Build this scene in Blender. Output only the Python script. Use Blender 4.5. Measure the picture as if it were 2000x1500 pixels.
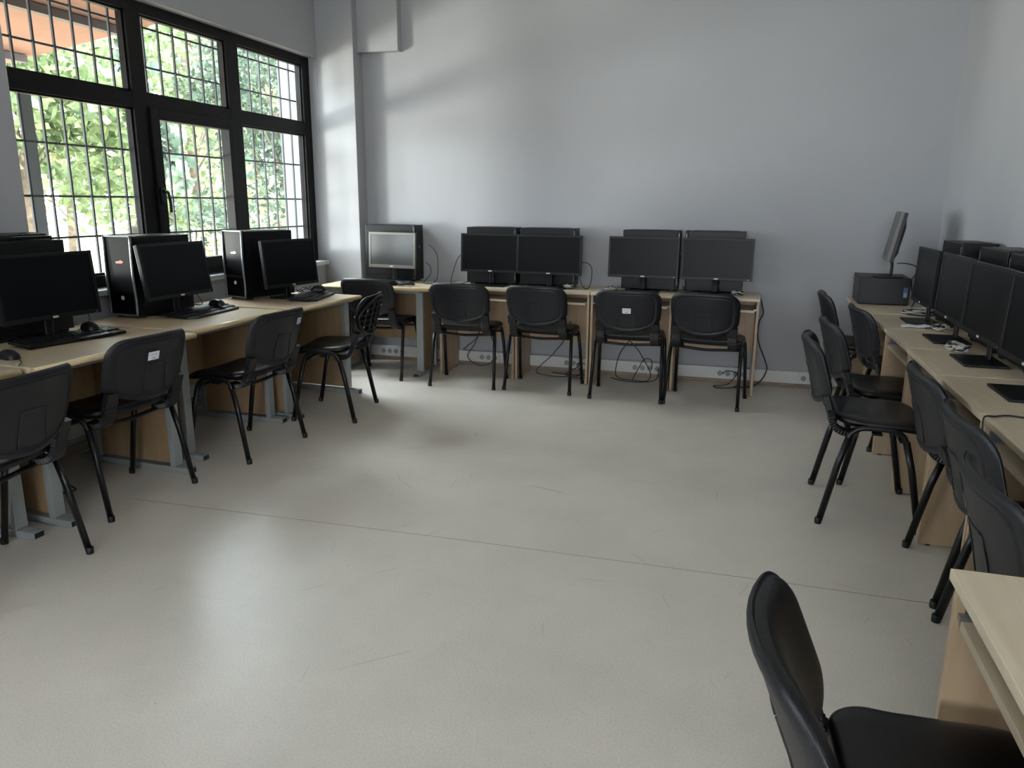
import bpy, bmesh, math, random
from mathutils import Vector, Matrix, Euler
random.seed(7)
for o in list(bpy.data.objects): bpy.data.objects.remove(o)
S = bpy.context.scene
COL = S.collection
R = math.radians

# ------------------------------------------------------------------ camera
H = 1.42
PITCH, YAW, ROLL, FPX = 0.233969613, 0.291140512, -0.00735790679, 1482.9423
fw = Vector((-math.sin(YAW)*math.cos(PITCH), math.cos(YAW)*math.cos(PITCH), -math.sin(PITCH)))
rt0 = Vector((math.cos(YAW), math.sin(YAW), 0)); dn0 = fw.cross(rt0)
c_, s_ = math.cos(ROLL), math.sin(ROLL)
rt = rt0*c_ + dn0*s_; dn = -rt0*s_ + dn0*c_
cam_d = bpy.data.cameras.new('camera'); cam_d.sensor_width = 36; cam_d.lens = 36*FPX/2000
cam_d.clip_start = 0.02
cam = bpy.data.objects.new('camera', cam_d); COL.objects.link(cam)
m3 = Matrix((rt, -dn, -fw)).transposed()
cam.matrix_world = Matrix.Translation((0, 0, H)) @ m3.to_4x4()
S.camera = cam

# ------------------------------------------------------------------ world, sun, exposure
S.view_settings.view_transform = 'Standard'; S.view_settings.look = 'None'
S.view_settings.gamma = 1; S.view_settings.use_curve_mapping = False
S.view_settings.exposure = 1.70
WORLD_STRENGTH = 5.0
W = bpy.data.worlds.new('sky'); S.world = W; W.use_nodes = True
bg = W.node_tree.nodes['Background']; bg.inputs[0].default_value = (0.86, 0.92, 1.0, 1); bg.inputs[1].default_value = WORLD_STRENGTH
sd = bpy.data.lights.new('sun', 'SUN'); sd.energy = 6.6; sd.angle = R(0.6); sd.color = (1, 0.95, 0.86)
sun = bpy.data.objects.new('sun', sd); COL.objects.link(sun)
sun.rotation_euler = (R(-12), R(28), 0)      # shines from above the building roof towards -X

# room extents
XL, XR, YB, YF, ZC = -3.62, 1.37, 6.34, -3.4, 3.2
PY = 6.18; PX = -3.27            # pillar
WIN = [dict(y0=3.176, y1=6.18), dict(y0=-2.35, y1=.654)]
WZ0, WZ1 = 0.905, 2.617


def area(name, loc, direction, sx, sy, power, color, shape='RECTANGLE'):
    d = bpy.data.lights.new(name, 'AREA'); d.shape = shape; d.size = sx; d.size_y = sy; d.energy = power; d.color = color
    o = bpy.data.objects.new(name, d); COL.objects.link(o); o.location = loc
    o.rotation_euler = Vector(direction).to_track_quat('-Z', 'Y').to_euler(); return o
# added fill lamps, standing for daylight through unseen windows behind and beside the viewer
area('side_window_fill', (XL-.35, -.95, 1.80), (1, 0, -.12), 2.9, 1.6, 8, (.90, .95, 1.0))
area('rear_window_fill', (.1, YF-.35, 1.65), (0, 1, -.08), 2.4, 1.0, 15, (.92, .96, 1.0))
area('sky_fill_over_yard', (-6.2, 5.6, 4.9), (1, -.30, -.80), 4.2, 2.6, 440, (.90, .95, 1.0))  # added lamp, out of view above the window, boosts skylight into the room
# glare thrown back up by the sunlit yard, grazing the back wall
area('yard_glare', (-7.8, 2.66, .85), (.823, .568, .25), .85, .85, 125, (1, .97, .92), 'DISK')

# ------------------------------------------------------------------ materials
def newmat(name):
    m = bpy.data.materials.new(name); m.use_nodes = True
    nt = m.node_tree; b = nt.nodes['Principled BSDF']
    return m, nt, b
def lin(c): return tuple(((x/255)/12.92 if x/255 <= .04045 else ((x/255+.055)/1.055)**2.4) for x in c)+(1,)
def mat(name, rgb, rough=.5, metal=0, noise=0.0, nscale=30, bump=0.0, bscale=200, spec=.5, coat=0):
    m, nt, b = newmat(name); N = nt.nodes; L = nt.links
    b.inputs['Roughness'].default_value = rough; b.inputs['Metallic'].default_value = metal
    b.inputs['Specular IOR Level'].default_value = spec
    if coat: b.inputs['Coat Weight'].default_value = coat
    c = lin(rgb)
    tc = N.new('ShaderNodeTexCoord')
    if noise > 0:
        n = N.new('ShaderNodeTexNoise'); n.inputs['Scale'].default_value = nscale; n.inputs['Detail'].default_value = 5
        L.new(tc.outputs['Object'], n.inputs['Vector'])
        r = N.new('ShaderNodeValToRGB'); L.new(n.outputs['Fac'], r.inputs[0])
        r.color_ramp.elements[0].position = .3; r.color_ramp.elements[1].position = .7
        r.color_ramp.elements[0].color = tuple(max(0, x*(1-noise)) for x in c[:3])+(1,)
        r.color_ramp.elements[1].color = tuple(min(1, x*(1+noise)) for x in c[:3])+(1,)
        L.new(r.outputs[0], b.inputs['Base Color'])
    else: b.inputs['Base Color'].default_value = c
    if bump > 0:
        n2 = N.new('ShaderNodeTexNoise'); n2.inputs['Scale'].default_value = bscale; n2.inputs['Detail'].default_value = 3
        L.new(tc.outputs['Object'], n2.inputs['Vector'])
        bp = N.new('ShaderNodeBump'); bp.inputs['Strength'].default_value = bump; bp.inputs['Distance'].default_value = .002
        L.new(n2.outputs['Fac'], bp.inputs['Height']); L.new(bp.outputs[0], b.inputs['Normal'])
    return m

M = {}
M['wall'] = mat('wall_paint', (166, 167, 170), .75, noise=.03, nscale=1.3, bump=.25, bscale=60, spec=.3)
M['wall_side'] = M['wall']
M['ceiling'] = mat('ceiling_paint', (232, 232, 230), .9)
M['black_plastic'] = mat('black_plastic', (10, 11, 13), .42, bump=.15, bscale=500, spec=.35)
M['shell'] = mat('chair_shell_plastic', (14, 15, 22), .45, noise=.05, nscale=12, bump=.3, bscale=420)
M['vinyl'] = mat('black_vinyl', (8, 8, 12), .34, bump=.3, bscale=260, spec=.38)
M['rubber'] = mat('ribbed_rubber', (12, 12, 14), .5)
M['black_metal'] = mat('black_painted_metal', (10, 10, 13), .34, spec=.4)
M['gloss_black'] = mat('gloss_black', (6, 6, 8), .42, spec=.07)
M['case'] = mat('computer_case_paint', (9, 10, 13), .42, spec=.35, bump=.1, bscale=500)
M['case_top'] = mat('computer_case_trim', (52, 53, 57), .35)
M['screen'] = mat('dark_screen', (6, 8, 11), .36, spec=.16)
M['screen_grey'] = mat('grey_screen', (46, 45, 42), .24)
M['bezel_grey'] = mat('grey_bezel', (92, 88, 80), .4)
M['silver'] = mat('silver_trim', (150, 152, 156), .3, metal=.8)
M['chrome'] = mat('chrome', (200, 200, 200), .15, metal=1)
M['badge'] = mat('light_badge', (190, 190, 190), .4)
M['orange'] = mat('orange_patch', (205, 112, 40), .4)
M['post'] = mat('grey_green_metal', (142, 147, 145), .45, noise=.03, nscale=8)
M['white_plastic'] = mat('white_plastic', (205, 206, 202), .4)
M['dark_hole'] = mat('socket_hole', (30, 30, 30), .7)
M['paper'] = mat('paper', (225, 228, 235), .8)
M['print'] = mat('printed_ink', (150, 152, 154), .8)
M['cable'] = mat('black_cable', (18, 18, 19), .5)
M['cable_white'] = mat('pale_cable', (170, 168, 160), .5)
M['frame'] = mat('window_frame_paint', (8, 7, 7), .5, bump=.1, bscale=90, spec=.25)
M['sill'] = mat('marble_sill', (188, 192, 195), .35, noise=.08, nscale=9)
M['bar'] = mat('grille_bar_paint', (66, 70, 76), .6)
M['skirt'] = mat('skirting_strip', (150, 132, 112), .6, noise=.15, nscale=14)
M['concrete'] = mat('outside_render', (120, 124, 124), .9, noise=.08, nscale=6)
M['awning'] = mat('awning_orange', (138, 100, 82), .85, noise=.12, nscale=3.2)
M['awning_beam'] = mat('awning_beam', (96, 88, 84), .8)
M['bark'] = mat('bark', (96, 84, 70), .95, noise=.3, nscale=14, bump=.8, bscale=30)

def wood(name, c1, c2, rough=.38, axis='X'):
    m, nt, b = newmat(name); N = nt.nodes; L = nt.links
    tc = N.new('ShaderNodeTexCoord'); mp = N.new('ShaderNodeMapping')
    mp.inputs['Scale'].default_value = (1.2, 9, 9) if axis == 'X' else (9, 9, 1.2)
    L.new(tc.outputs['Object'], mp.inputs[0])
    n = N.new('ShaderNodeTexNoise'); n.inputs['Scale'].default_value = 2.2; n.inputs['Detail'].default_value = 7; n.inputs['Distortion'].default_value = .6
    L.new(mp.outputs[0], n.inputs['Vector'])
    r = N.new('ShaderNodeValToRGB'); r.color_ramp.elements[0].position = .32; r.color_ramp.elements[1].position = .68
    r.color_ramp.elements[0].color = lin(c1); r.color_ramp.elements[1].color = lin(c2)
    L.new(n.outputs['Fac'], r.inputs[0])
    k = N.new('ShaderNodeTexNoise'); k.inputs['Scale'].default_value = 5; k.inputs['Detail'].default_value = 2
    L.new(tc.outputs['Object'], k.inputs['Vector'])
    kr = N.new('ShaderNodeValToRGB'); kr.color_ramp.elements[0].position = .70; kr.color_ramp.elements[1].position = .80
    kr.color_ramp.elements[0].color = (0, 0, 0, 1); kr.color_ramp.elements[1].color = (.35, .35, .35, 1)
    L.new(k.outputs['Fac'], kr.inputs[0])
    mx = N.new('ShaderNodeMixRGB'); mx.blend_type = 'MIX'; mx.inputs[2].default_value = lin(tuple(int(v*.82) for v in c1))
    L.new(kr.outputs[0], mx.inputs[0]); L.new(r.outputs[0], mx.inputs[1]); L.new(mx.outputs[0], b.inputs['Base Color'])
    b.inputs['Roughness'].default_value = rough
    return m
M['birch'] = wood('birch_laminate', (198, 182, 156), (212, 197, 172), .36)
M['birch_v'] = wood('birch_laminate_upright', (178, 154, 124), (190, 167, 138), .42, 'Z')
M['birch_edge'] = wood('birch_edge_band', (205, 180, 145), (216, 194, 162), .34)
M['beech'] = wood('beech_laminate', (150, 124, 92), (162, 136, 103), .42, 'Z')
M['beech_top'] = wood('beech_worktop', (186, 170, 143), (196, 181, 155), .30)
M['beech_edge'] = wood('beech_moulded_edge', (202, 178, 134), (214, 192, 150), .25)

# floor: pale vinyl with fine speckle, scuffs and one welded seam
def floor_mat():
    m, nt, b = newmat('vinyl_floor'); N = nt.nodes; L = nt.links
    tc = N.new('ShaderNodeTexCoord')
    n = N.new('ShaderNodeTexNoise'); n.inputs['Scale'].default_value = 160; n.inputs['Detail'].default_value = 4
    L.new(tc.outputs['Object'], n.inputs[0])
    r = N.new('ShaderNodeValToRGB'); r.color_ramp.elements[0].position = .3; r.color_ramp.elements[1].position = .7
    r.color_ramp.elements[0].color = lin((202, 195, 185)); r.color_ramp.elements[1].color = lin((218, 212, 203))
    L.new(n.outputs[0], r.inputs[0])
    n2 = N.new('ShaderNodeTexNoise'); n2.inputs['Scale'].default_value = 1.1; n2.inputs['Detail'].default_value = 6; n2.inputs['Roughness'].default_value = .6
    L.new(tc.outputs['Object'], n2.inputs[0])
    r2 = N.new('ShaderNodeValToRGB'); r2.color_ramp.elements[0].color = (.88, .88, .88, 1); r2.color_ramp.elements[1].color = (1.04, 1.03, 1.02, 1)
    r2.color_ramp.elements[0].position = .35; r2.color_ramp.elements[1].position = .65
    L.new(n2.outputs[0], r2.inputs[0])
    mu = N.new('ShaderNodeMixRGB'); mu.blend_type = 'MULTIPLY'; mu.inputs[0].default_value = 1
    L.new(r.outputs[0], mu.inputs[1]); L.new(r2.outputs[0], mu.inputs[2])
    # dirt specks
    v = N.new('ShaderNodeTexVoronoi'); v.inputs['Scale'].default_value = 7.0; L.new(tc.outputs['Object'], v.inputs[0])
    vr = N.new('ShaderNodeValToRGB'); vr.color_ramp.elements[0].position = .012; vr.color_ramp.elements[1].position = .022
    vr.color_ramp.elements[0].color = (.45, .45, .45, 1); vr.color_ramp.elements[1].color = (0, 0, 0, 1)
    L.new(v.outputs['Distance'], vr.inputs[0])
    m1 = N.new('ShaderNodeMixRGB'); m1.inputs[2].default_value = lin((95, 85, 72)); L.new(vr.outputs[0], m1.inputs[0]); L.new(mu.outputs[0], m1.inputs[1])
    # hair-thin scuffs: two stretched distorted wave bands masked by noise
    prev = m1.outputs[0]
    for ang, sc in ((.5, (1.1, .5, 1)), (1.9, (.9, .45, 1)), (1.1, (.7, .6, 1))):
        mp = N.new('ShaderNodeMapping'); mp.inputs['Rotation'].default_value = (0, 0, ang); mp.inputs['Scale'].default_value = sc
        L.new(tc.outputs['Object'], mp.inputs[0])
        w = N.new('ShaderNodeTexVoronoi'); w.feature = 'DISTANCE_TO_EDGE'; w.inputs['Scale'].default_value = 1.7; L.new(mp.outputs[0], w.inputs[0])
        wr = N.new('ShaderNodeValToRGB'); wr.color_ramp.elements[0].position = 0; wr.color_ramp.elements[1].position = .0035
        wr.color_ramp.elements[0].color = (1, 1, 1, 1); wr.color_ramp.elements[1].color = (0, 0, 0, 1)
        L.new(w.outputs['Distance'], wr.inputs[0])
        mk = N.new('ShaderNodeTexNoise'); mk.inputs['Scale'].default_value = 3.1+ang; mk.inputs['Detail'].default_value = 1; L.new(tc.outputs['Object'], mk.inputs[0])
        mr = N.new('ShaderNodeValToRGB'); mr.color_ramp.elements[0].position = .60; mr.color_ramp.elements[1].position = .68
        mr.color_ramp.elements[0].color = (0, 0, 0, 1); mr.color_ramp.elements[1].color = (.3, .3, .3, 1); L.new(mk.outputs[0], mr.inputs[0])
        mm = N.new('ShaderNodeMath'); mm.operation = 'MULTIPLY'; L.new(wr.outputs[0], mm.inputs[0]); L.new(mr.outputs[0], mm.inputs[1])
        x = N.new('ShaderNodeMixRGB'); x.inputs[2].default_value = lin((110, 100, 88)); L.new(mm.outputs[0], x.inputs[0]); L.new(prev, x.inputs[1]); prev = x.outputs[0]
    L.new(prev, b.inputs['Base Color'])
    rr = N.new('ShaderNodeMapRange'); rr.inputs['To Min'].default_value = .30; rr.inputs['To Max'].default_value = .42
    L.new(n2.outputs[0], rr.inputs[0]); L.new(rr.outputs[0], b.inputs['Roughness'])
    nb = N.new('ShaderNodeTexNoise'); nb.inputs['Scale'].default_value = 220; L.new(tc.outputs['Object'], nb.inputs[0])
    bp = N.new('ShaderNodeBump'); bp.inputs['Strength'].default_value = .12; bp.inputs['Distance'].default_value = .002
    L.new(nb.outputs[0], bp.inputs['Height']); L.new(bp.outputs[0], b.inputs['Normal'])
    return m
M['floor'] = floor_mat()

def glass_mat():
    m = bpy.data.materials.new('window_glass'); m.use_nodes = True; nt = m.node_tree; N = nt.nodes; L = nt.links
    N.remove(N['Principled BSDF']); out = N['Material Output']
    t = N.new('ShaderNodeBsdfTransparent'); t.inputs[0].default_value = (.93, .96, .95, 1)
    g = N.new('ShaderNodeBsdfGlossy'); g.inputs['Roughness'].default_value = .03
    f = N.new('ShaderNodeFresnel'); f.inputs[0].default_value = 1.45
    ge = N.new('ShaderNodeNewGeometry'); iv = N.new('ShaderNodeMath'); iv.operation = 'SUBTRACT'; iv.inputs[0].default_value = 1; L.new(ge.outputs['Backfacing'], iv.inputs[1])
    mu = N.new('ShaderNodeMath'); mu.operation = 'MULTIPLY'; L.new(f.outputs[0], mu.inputs[0]); L.new(iv.outputs[0], mu.inputs[1])
    x = N.new('ShaderNodeMixShader'); L.new(mu.outputs[0], x.inputs[0]); L.new(t.outputs[0], x.inputs[1]); L.new(g.outputs[0], x.inputs[2]); L.new(x.outputs[0], out.inputs[0])
    return m
M['glass'] = glass_mat()

def leaf_mat(name, c1, c2, trans):
    m, nt, b = newmat(name); N = nt.nodes; L = nt.links
    tc = N.new('ShaderNodeTexCoord'); n = N.new('ShaderNodeTexNoise'); n.inputs['Scale'].default_value = 5.5; n.inputs['Detail'].default_value = 4
    L.new(tc.outputs['Object'], n.inputs[0])
    r = N.new('ShaderNodeValToRGB'); r.color_ramp.elements[0].position = .35; r.color_ramp.elements[1].position = .65
    r.color_ramp.elements[0].color = lin(c1); r.color_ramp.elements[1].color = lin(c2); L.new(n.outputs[0], r.inputs[0])
    L.new(r.outputs[0], b.inputs['Base Color']); b.inputs['Roughness'].default_value = .5
    tr = N.new('ShaderNodeBsdfTranslucent'); L.new(r.outputs[0], tr.inputs[0])
    x = N.new('ShaderNodeMixShader'); x.inputs[0].default_value = trans
    L.new(b.outputs[0], x.inputs[1]); L.new(tr.outputs[0], x.inputs[2]); L.new(x.outputs[0], N['Material Output'].inputs[0])
    return m
M['leaf_a'] = leaf_mat('leaves_light', (88, 108, 74), (142, 158, 112), .35)
M['leaf_b'] = leaf_mat('leaves_dark', (56, 74, 66), (104, 122, 100), .3)
M['leaf_c'] = leaf_mat('leaves_dry', (118, 122, 92), (168, 164, 132), .35)
def ground_mat():
    m, nt, b = newmat('leaf_littered_ground'); N = nt.nodes; L = nt.links
    tc = N.new('ShaderNodeTexCoord'); n = N.new('ShaderNodeTexNoise'); n.inputs['Scale'].default_value = 6; n.inputs['Detail'].default_value = 10; n.inputs['Roughness'].default_value = .75
    L.new(tc.outputs['Object'], n.inputs[0]); r = N.new('ShaderNodeValToRGB')
    e = r.color_ramp.elements; e[0].position = .38; e[0].color = lin((100, 94, 68)); e[1].position = .55; e[1].color = lin((184, 170, 148))
    L.new(n.outputs[0], r.inputs[0]); L.new(r.outputs[0], b.inputs['Base Color']); b.inputs['Roughness'].default_value = .95
    return m
M['ground'] = ground_mat()

# ------------------------------------------------------------------ mesh helpers
def rotz(a): return Matrix.Rotation(R(a), 4, 'Z')
class MB:
    def __init__(s): s.bm = bmesh.new(); s.mats = []
    def mi(s, m):
        if m is None: return 0
        if m not in s.mats: s.mats.append(m)
        return s.mats.index(m)
    def box(s, p0, p1, m=None, T=None, bev=0, seg=2):
        c = [(a+b)/2 for a, b in zip(p0, p1)]; d = [abs(b-a) for a, b in zip(p0, p1)]
        t = bmesh.new(); bmesh.ops.create_cube(t, size=1)
        for v in t.verts: v.co = Vector((v.co.x*d[0]+c[0], v.co.y*d[1]+c[1], v.co.z*d[2]+c[2]))
        if bev: bmesh.ops.bevel(t, geom=list(t.edges)+list(t.verts), offset=bev, segments=seg, affect='EDGES', profile=.6)
        return s.merge(t, m, T)
    def merge(s, t, m=None, T=None, smooth=False):
        i = s.mi(m)
        if T is not None: bmesh.ops.transform(t, matrix=T, verts=t.verts)
        mp = {}
        for v in t.verts: mp[v] = s.bm.verts.new(v.co)
        for f in t.faces:
            try: nf = s.bm.faces.new([mp[v] for v in f.verts])
            except ValueError: continue
            nf.material_index = i; nf.smooth = smooth or f.smooth
        t.free(); return s
    def prism(s, pts, z0, z1, m=None, T=None, bev=0):
        t = bmesh.new(); a = [t.verts.new((x, y, z0)) for x, y in pts]; b = [t.verts.new((x, y, z1)) for x, y in pts]
        n = len(pts); t.faces.new(a[::-1]); t.faces.new(b)
        for i in range(n): t.faces.new((a[i], a[(i+1) % n], b[(i+1) % n], b[i]))
        bmesh.ops.recalc_face_normals(t, faces=t.faces)
        if bev: bmesh.ops.bevel(t, geom=[e for e in t.edges], offset=bev, segments=2, affect='EDGES')
        return s.merge(t, m, T)
    def sweep(s, pts, sec, m=None, T=None, smooth=True, up=None, scales=None, closed=True):
        """sweep closed section [(a,b)] along pts"""
        t = bmesh.new(); pts = [Vector(p) for p in pts]; n = len(pts); rings = []
        prev = None
        for i, p in enumerate(pts):
            d = (pts[min(i+1, n-1)]-pts[max(i-1, 0)]).normalized()
            if up is not None: u = Vector(up)
            elif prev is None: u = Vector((0, 0, 1)) if abs(d.z) < .9 else Vector((1, 0, 0))
            else: u = prev
            a = (u-d*u.dot(d)); a = a.normalized() if a.length > 1e-6 else d.orthogonal().normalized(); prev = a
            b = d.cross(a); k = scales[i] if scales else 1
            rings.append([t.verts.new(p+a*x*k+b*y*k) for x, y in sec])
        q = len(sec)
        for i in range(n-1):
            for j in range(q):
                f = t.faces.new((rings[i][j], rings[i][(j+1) % q], rings[i+1][(j+1) % q], rings[i+1][j])); f.smooth = smooth
        t.faces.new(rings[0][::-1]); t.faces.new(rings[-1])
        bmesh.ops.recalc_face_normals(t, faces=t.faces)
        return s.merge(t, m, T)
    def tube(s, pts, r, m=None, T=None, n=10, ry=None, smooth=0, up=None):
        if smooth: pts = cat(pts, smooth)
        ry = ry or r
        return s.sweep(pts, [(r*math.cos(2*math.pi*k/n), ry*math.sin(2*math.pi*k/n)) for k in range(n)], m, T, up=up)
    def lathe(s, prof, m=None, T=None, n=24, smooth=True):
        t = bmesh.new(); rings = []
        for r, z in prof:
            rings.append([t.verts.new((r*math.cos(2*math.pi*k/n), r*math.sin(2*math.pi*k/n), z)) for k in range(n)])
        for i in range(len(rings)-1):
            for j in range(n):
                f = t.faces.new((rings[i][j], rings[i][(j+1) % n], rings[i+1][(j+1) % n], rings[i+1][j])); f.smooth = smooth
        t.faces.new(rings[0][::-1]); t.faces.new(rings[-1])
        bmesh.ops.recalc_face_normals(t, faces=t.faces); return s.merge(t, m, T)
    def plate(s, a, b, cr, top, bot, fn=lambda x, y, z: (x, y, z), m=None, T=None, rings=10, n=72, yoff=0):
        """rounded-rectangle plate half sizes a,b corner radius cr; top(r), bot(r) heights over r in 0..1; fn deforms"""
        t = bmesh.new()
        # perimeter of the rounded rectangle by superposed arcs, evenly in angle per corner
        per = []
        q = n//4
        for ci, (sx, sy) in enumerate(((1, 1), (-1, 1), (-1, -1), (1, -1))):
            for k in range(q):
                th = math.pi/2*ci+math.pi/2*k/(q-1)*1.0
                per.append((sx*(a-cr)+cr*math.cos(th), sy*(b-cr)+cr*math.sin(th)))
            # straight edge subdivisions
            nx = ((-1, 1), (-1, -1), (1, -1), (1, 1))[ci]
            p = per[-1]; th = math.pi/2*(ci+1); qn = (nx[0]*(a-cr)+cr*math.cos(th), nx[1]*(b-cr)+cr*math.sin(th))
            for k in range(1, 8): per.append((p[0]+(qn[0]-p[0])*k/8, p[1]+(qn[1]-p[1])*k/8))
        K = len(per)
        rs = [math.sin(math.pi/2*(i/rings)) for i in range(1, rings+1)]
        def layer(h):
            out = []
            c = t.verts.new(fn(0, yoff, h(0)))
            for r in rs: out.append([t.verts.new(fn(x*r, y*r+yoff, h(r))) for x, y in per])
            return c, out
        ct, tp = layer(top); cb, bt = layer(bot)
        for c, lay in ((ct, tp), (cb, bt)):
            for j in range(K): t.faces.new((c, lay[0][j], lay[0][(j+1) % K]))
            for i in range(len(lay)-1):
                for j in range(K): t.faces.new((lay[i][j], lay[i+1][j], lay[i+1][(j+1) % K], lay[i][(j+1) % K]))
        for j in range(K): t.faces.new((tp[-1][j], bt[-1][j], bt[-1][(j+1) % K], tp[-1][(j+1) % K]))
        bmesh.ops.recalc_face_normals(t, faces=t.faces)
        for f in t.faces: f.smooth = True
        return s.merge(t, m, T)
    def build(s, name, material=None, parent=None, **kw):
        me = bpy.data.meshes.new(name); s.bm.to_mesh(me); s.bm.free()
        if s.mats:
            for mm in s.mats: me.materials.append(mm)
        elif material: me.materials.append(material)
        o = bpy.data.objects.new(name, me); COL.objects.link(o)
        if parent is not None: o.parent = parent
        for k, v in kw.items(): o[k] = v
        return o
def cat(P, k=8):
    P = [Vector(p) for p in P]; Q = [P[0]+(P[0]-P[1])]+P+[P[-1]+(P[-1]-P[-2])]; out = []
    for i in range(1, len(Q)-2):
        a, b, c, d = Q[i-1:i+3]
        for j in range(k):
            t = j/k
            out.append(.5*((2*b)+(c-a)*t+(2*a-5*b+4*c-d)*t*t+(3*b-a-3*c+d)*t**3))
    out.append(P[-1]); return out
def thing(name, label, cate, loc=(0, 0, 0), rot=0, group=None):
    o = bpy.data.objects.new(name, None); COL.objects.link(o); o.empty_display_size = .05
    o.location = loc; o.rotation_euler = (0, 0, R(rot)); tag(o, label, cate, group); return o
def tag(o, label, cate, group=None):
    o['label'] = label; o['category'] = cate
    if group: o['group'] = group
    return o
def struct(o): o['kind'] = 'structure'; return o
def dup(root, loc, rot, label, group=None):
    r = root.copy(); COL.objects.link(r); r.location = loc; r.rotation_euler = (0, 0, R(rot)); r['label'] = label
    if group: r['group'] = group
    for ch in list(root.children):
        c = ch.copy(); COL.objects.link(c); c.parent = r
        for g in list(ch.children):
            d = g.copy(); COL.objects.link(d); d.parent = c
    return r

# ------------------------------------------------------------------ room shell
m = MB(); m.box((XL-.5, YF-.5, -.12), (XR+.5, YB+.3, 0)); struct(m.build('floor', M['floor']))
# hairline weld across the floor
m = MB(); m.sweep([(-2.75, 2.80, .0003), (-1.13, 2.85, .0003), (.3, 2.868, .0003), (1.2, 2.862, .0003)], [(-.0011, -.0004), (.0011, -.0004), (.0011, .0004), (-.0011, .0004)], up=(0, 1, 0))
struct(m.build('trim_1', mat('floor_seam', (138, 130, 118), .8)))
m = MB(); m.box((XL-.5, YF-.5, ZC), (XR+.5, YB+.5, ZC+.2)); struct(m.build('ceiling', M['ceiling']))
m = MB(); m.box((XL-.30, YB, 0), (XR+.3, YB+.25, ZC)); struct(m.build('wall_back', M['wall']))
m = MB(); m.box((XR, YF, 0), (XR+.2, YB, ZC)); struct(m.build('wall_right', M['wall']))
m = MB()
for a, b, c, d in ((XL-.2, -1.1, 0, ZC), (1.3, XR+.2, 0, ZC), (-1.1, 1.3, 0, 1.1), (-1.1, 1.3, 2.2, ZC)): m.box((a, YF-.2, c), (b, YF, d))
struct(m.build('wall_front', M['wall']))
m = MB(); WT = .23
m.box((XL-WT, YF, 0), (XL, YB, WZ0-.03)); m.box((XL-WT, YF, WZ1), (XL, YB, ZC))
ys = [YF, WIN[1]['y0'], WIN[1]['y1'], WIN[0]['y0'], WIN[0]['y1'], YB]
for a, b in ((0, 1), (2, 3), (4, 5)): m.box((XL-WT, ys[a], WZ0-.03), (XL, ys[b], WZ1))
struct(m.build('wall_left', M['wall_side']))
m = MB(); m.box((XL, PY, 0), (PX, YB, ZC), bev=.003); struct(m.build('trim_2', M['wall']))          # corner pillar
m = MB(); m.box((PX, 6.26, 2.656), (-2.895, YB, ZC), bev=.003); struct(m.build('trim_3', M['wall']))  # boxed beam beside it
m = MB(); m.box((PX, YB-.012, 0), (XR, YB, .035), bev=.002); struct(m.build('baseboard_back', M['skirt']))
m = MB(); m.box((XL, YF, 0), (XL+.012, PY, .05), bev=.002); struct(m.build('baseboard_left', M['skirt']))
m = MB(); m.box((XR-.012, YF, 0), (XR, YB, .05), bev=.002); struct(m.build('baseboard_right', M['skirt']))

# ------------------------------------------------------------------ windows
def window(idx, y0):
    root = bpy.data.objects.new('window_%d' % idx, None); COL.objects.link(root); root.location = (-3.70, y0-.017, -.027); root.scale = (1, 1.019, 1.019); struct(root)
    W_ = 2.99; x0, x1 = -.075, .0
    f = MB(); z0, z1 = .915, 2.605
    def bx(ya, yb, za, zb, xa=x0, xb=x1, bev=.004): f.box((xa, ya, za), (xb, yb, zb), bev=bev)
    V = [(0, .085), (.93, 1.05), (1.865, 2.0), (2.86, W_)]; Hz = [(z0, .985), (1.972, 2.066), (2.528, z1)]
    for a0, a1 in V: bx(a0, a1, z0, z1, bev=.003)
    for c0, c1 in Hz:
        for k in range(3): f.box((x0+.001, V[k][1]-.001, c0), (x1-.001, V[k+1][0]+.001, c1))
    # glazing beads
    for ya, yb in ((.085, .93), (1.05, 1.865), (2.0, 2.86)):
        for za, zb in ((2.066, 2.528), (.985, 1.972)):
            if ya == 1.05 and za < 1: continue
            f.box((-.055, ya, za), (-.02, ya+.012, zb)); f.box((-.055, yb-.012, za), (-.02, yb, zb))
            f.box((-.055, ya, za), (-.02, yb, za+.012)); f.box((-.055, ya, zb-.012), (-.02, yb, zb))
    f.build('window_frame', M['frame'], root)
    s = MB()
    ya, yb, za, zb = 1.045, 1.875, .96, 1.99
    for a in ((ya, ya+.075, za, zb), (yb-.06, yb, za, zb), (ya+.074, yb-.059, zb-.072, zb-.0005), (ya+.074, yb-.059, za+.0005, za+.075)):
        s.box((-.06, a[0], a[2]), (.018, a[1], a[3]), bev=.005)
    sash = s.build('sash', M['frame'], root)
    h = MB(); h.box((.018, 1.062, 1.40), (.030, 1.092, 1.50), bev=.004)
    h.tube([(.028, 1.077, 1.475), (.055, 1.077, 1.475), (.062, 1.085, 1.46), (.060, 1.098, 1.40), (.056, 1.102, 1.345)], .009, n=10, smooth=5)
    h.build('window_handle', M['black_metal'], sash)
    for nm, (ya, yb, za, zb), par in (('pane', (.085, .93, 2.066, 2.528), root), ('pane', (1.05, 1.865, 2.066, 2.528), root), ('pane', (2.0, 2.86, 2.066, 2.528), root),
                                 ('pane', (.085, .93, .985, 1.972), root), ('pane', (2.0, 2.86, .985, 1.972), root), ('pane', (1.12, 1.815, 1.035, 1.918), sash)):
        g = MB(); g.box((-.040, ya-.003, za-.003), (-.036, yb+.003, zb+.003)); g.build(nm, M['glass'], par)
    g = MB(); g.box((-.03, -.03, .880), (.112, W_-.001, .914), bev=.006); g.build('window_sill', M['sill'], root)
    # outer reveal lining and sill
    g = MB(); g.box((-.18, .02, .875), (-.076, W_-.03, .905)); g.build('outer_sill', M['concrete'], root)
    return root
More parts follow.
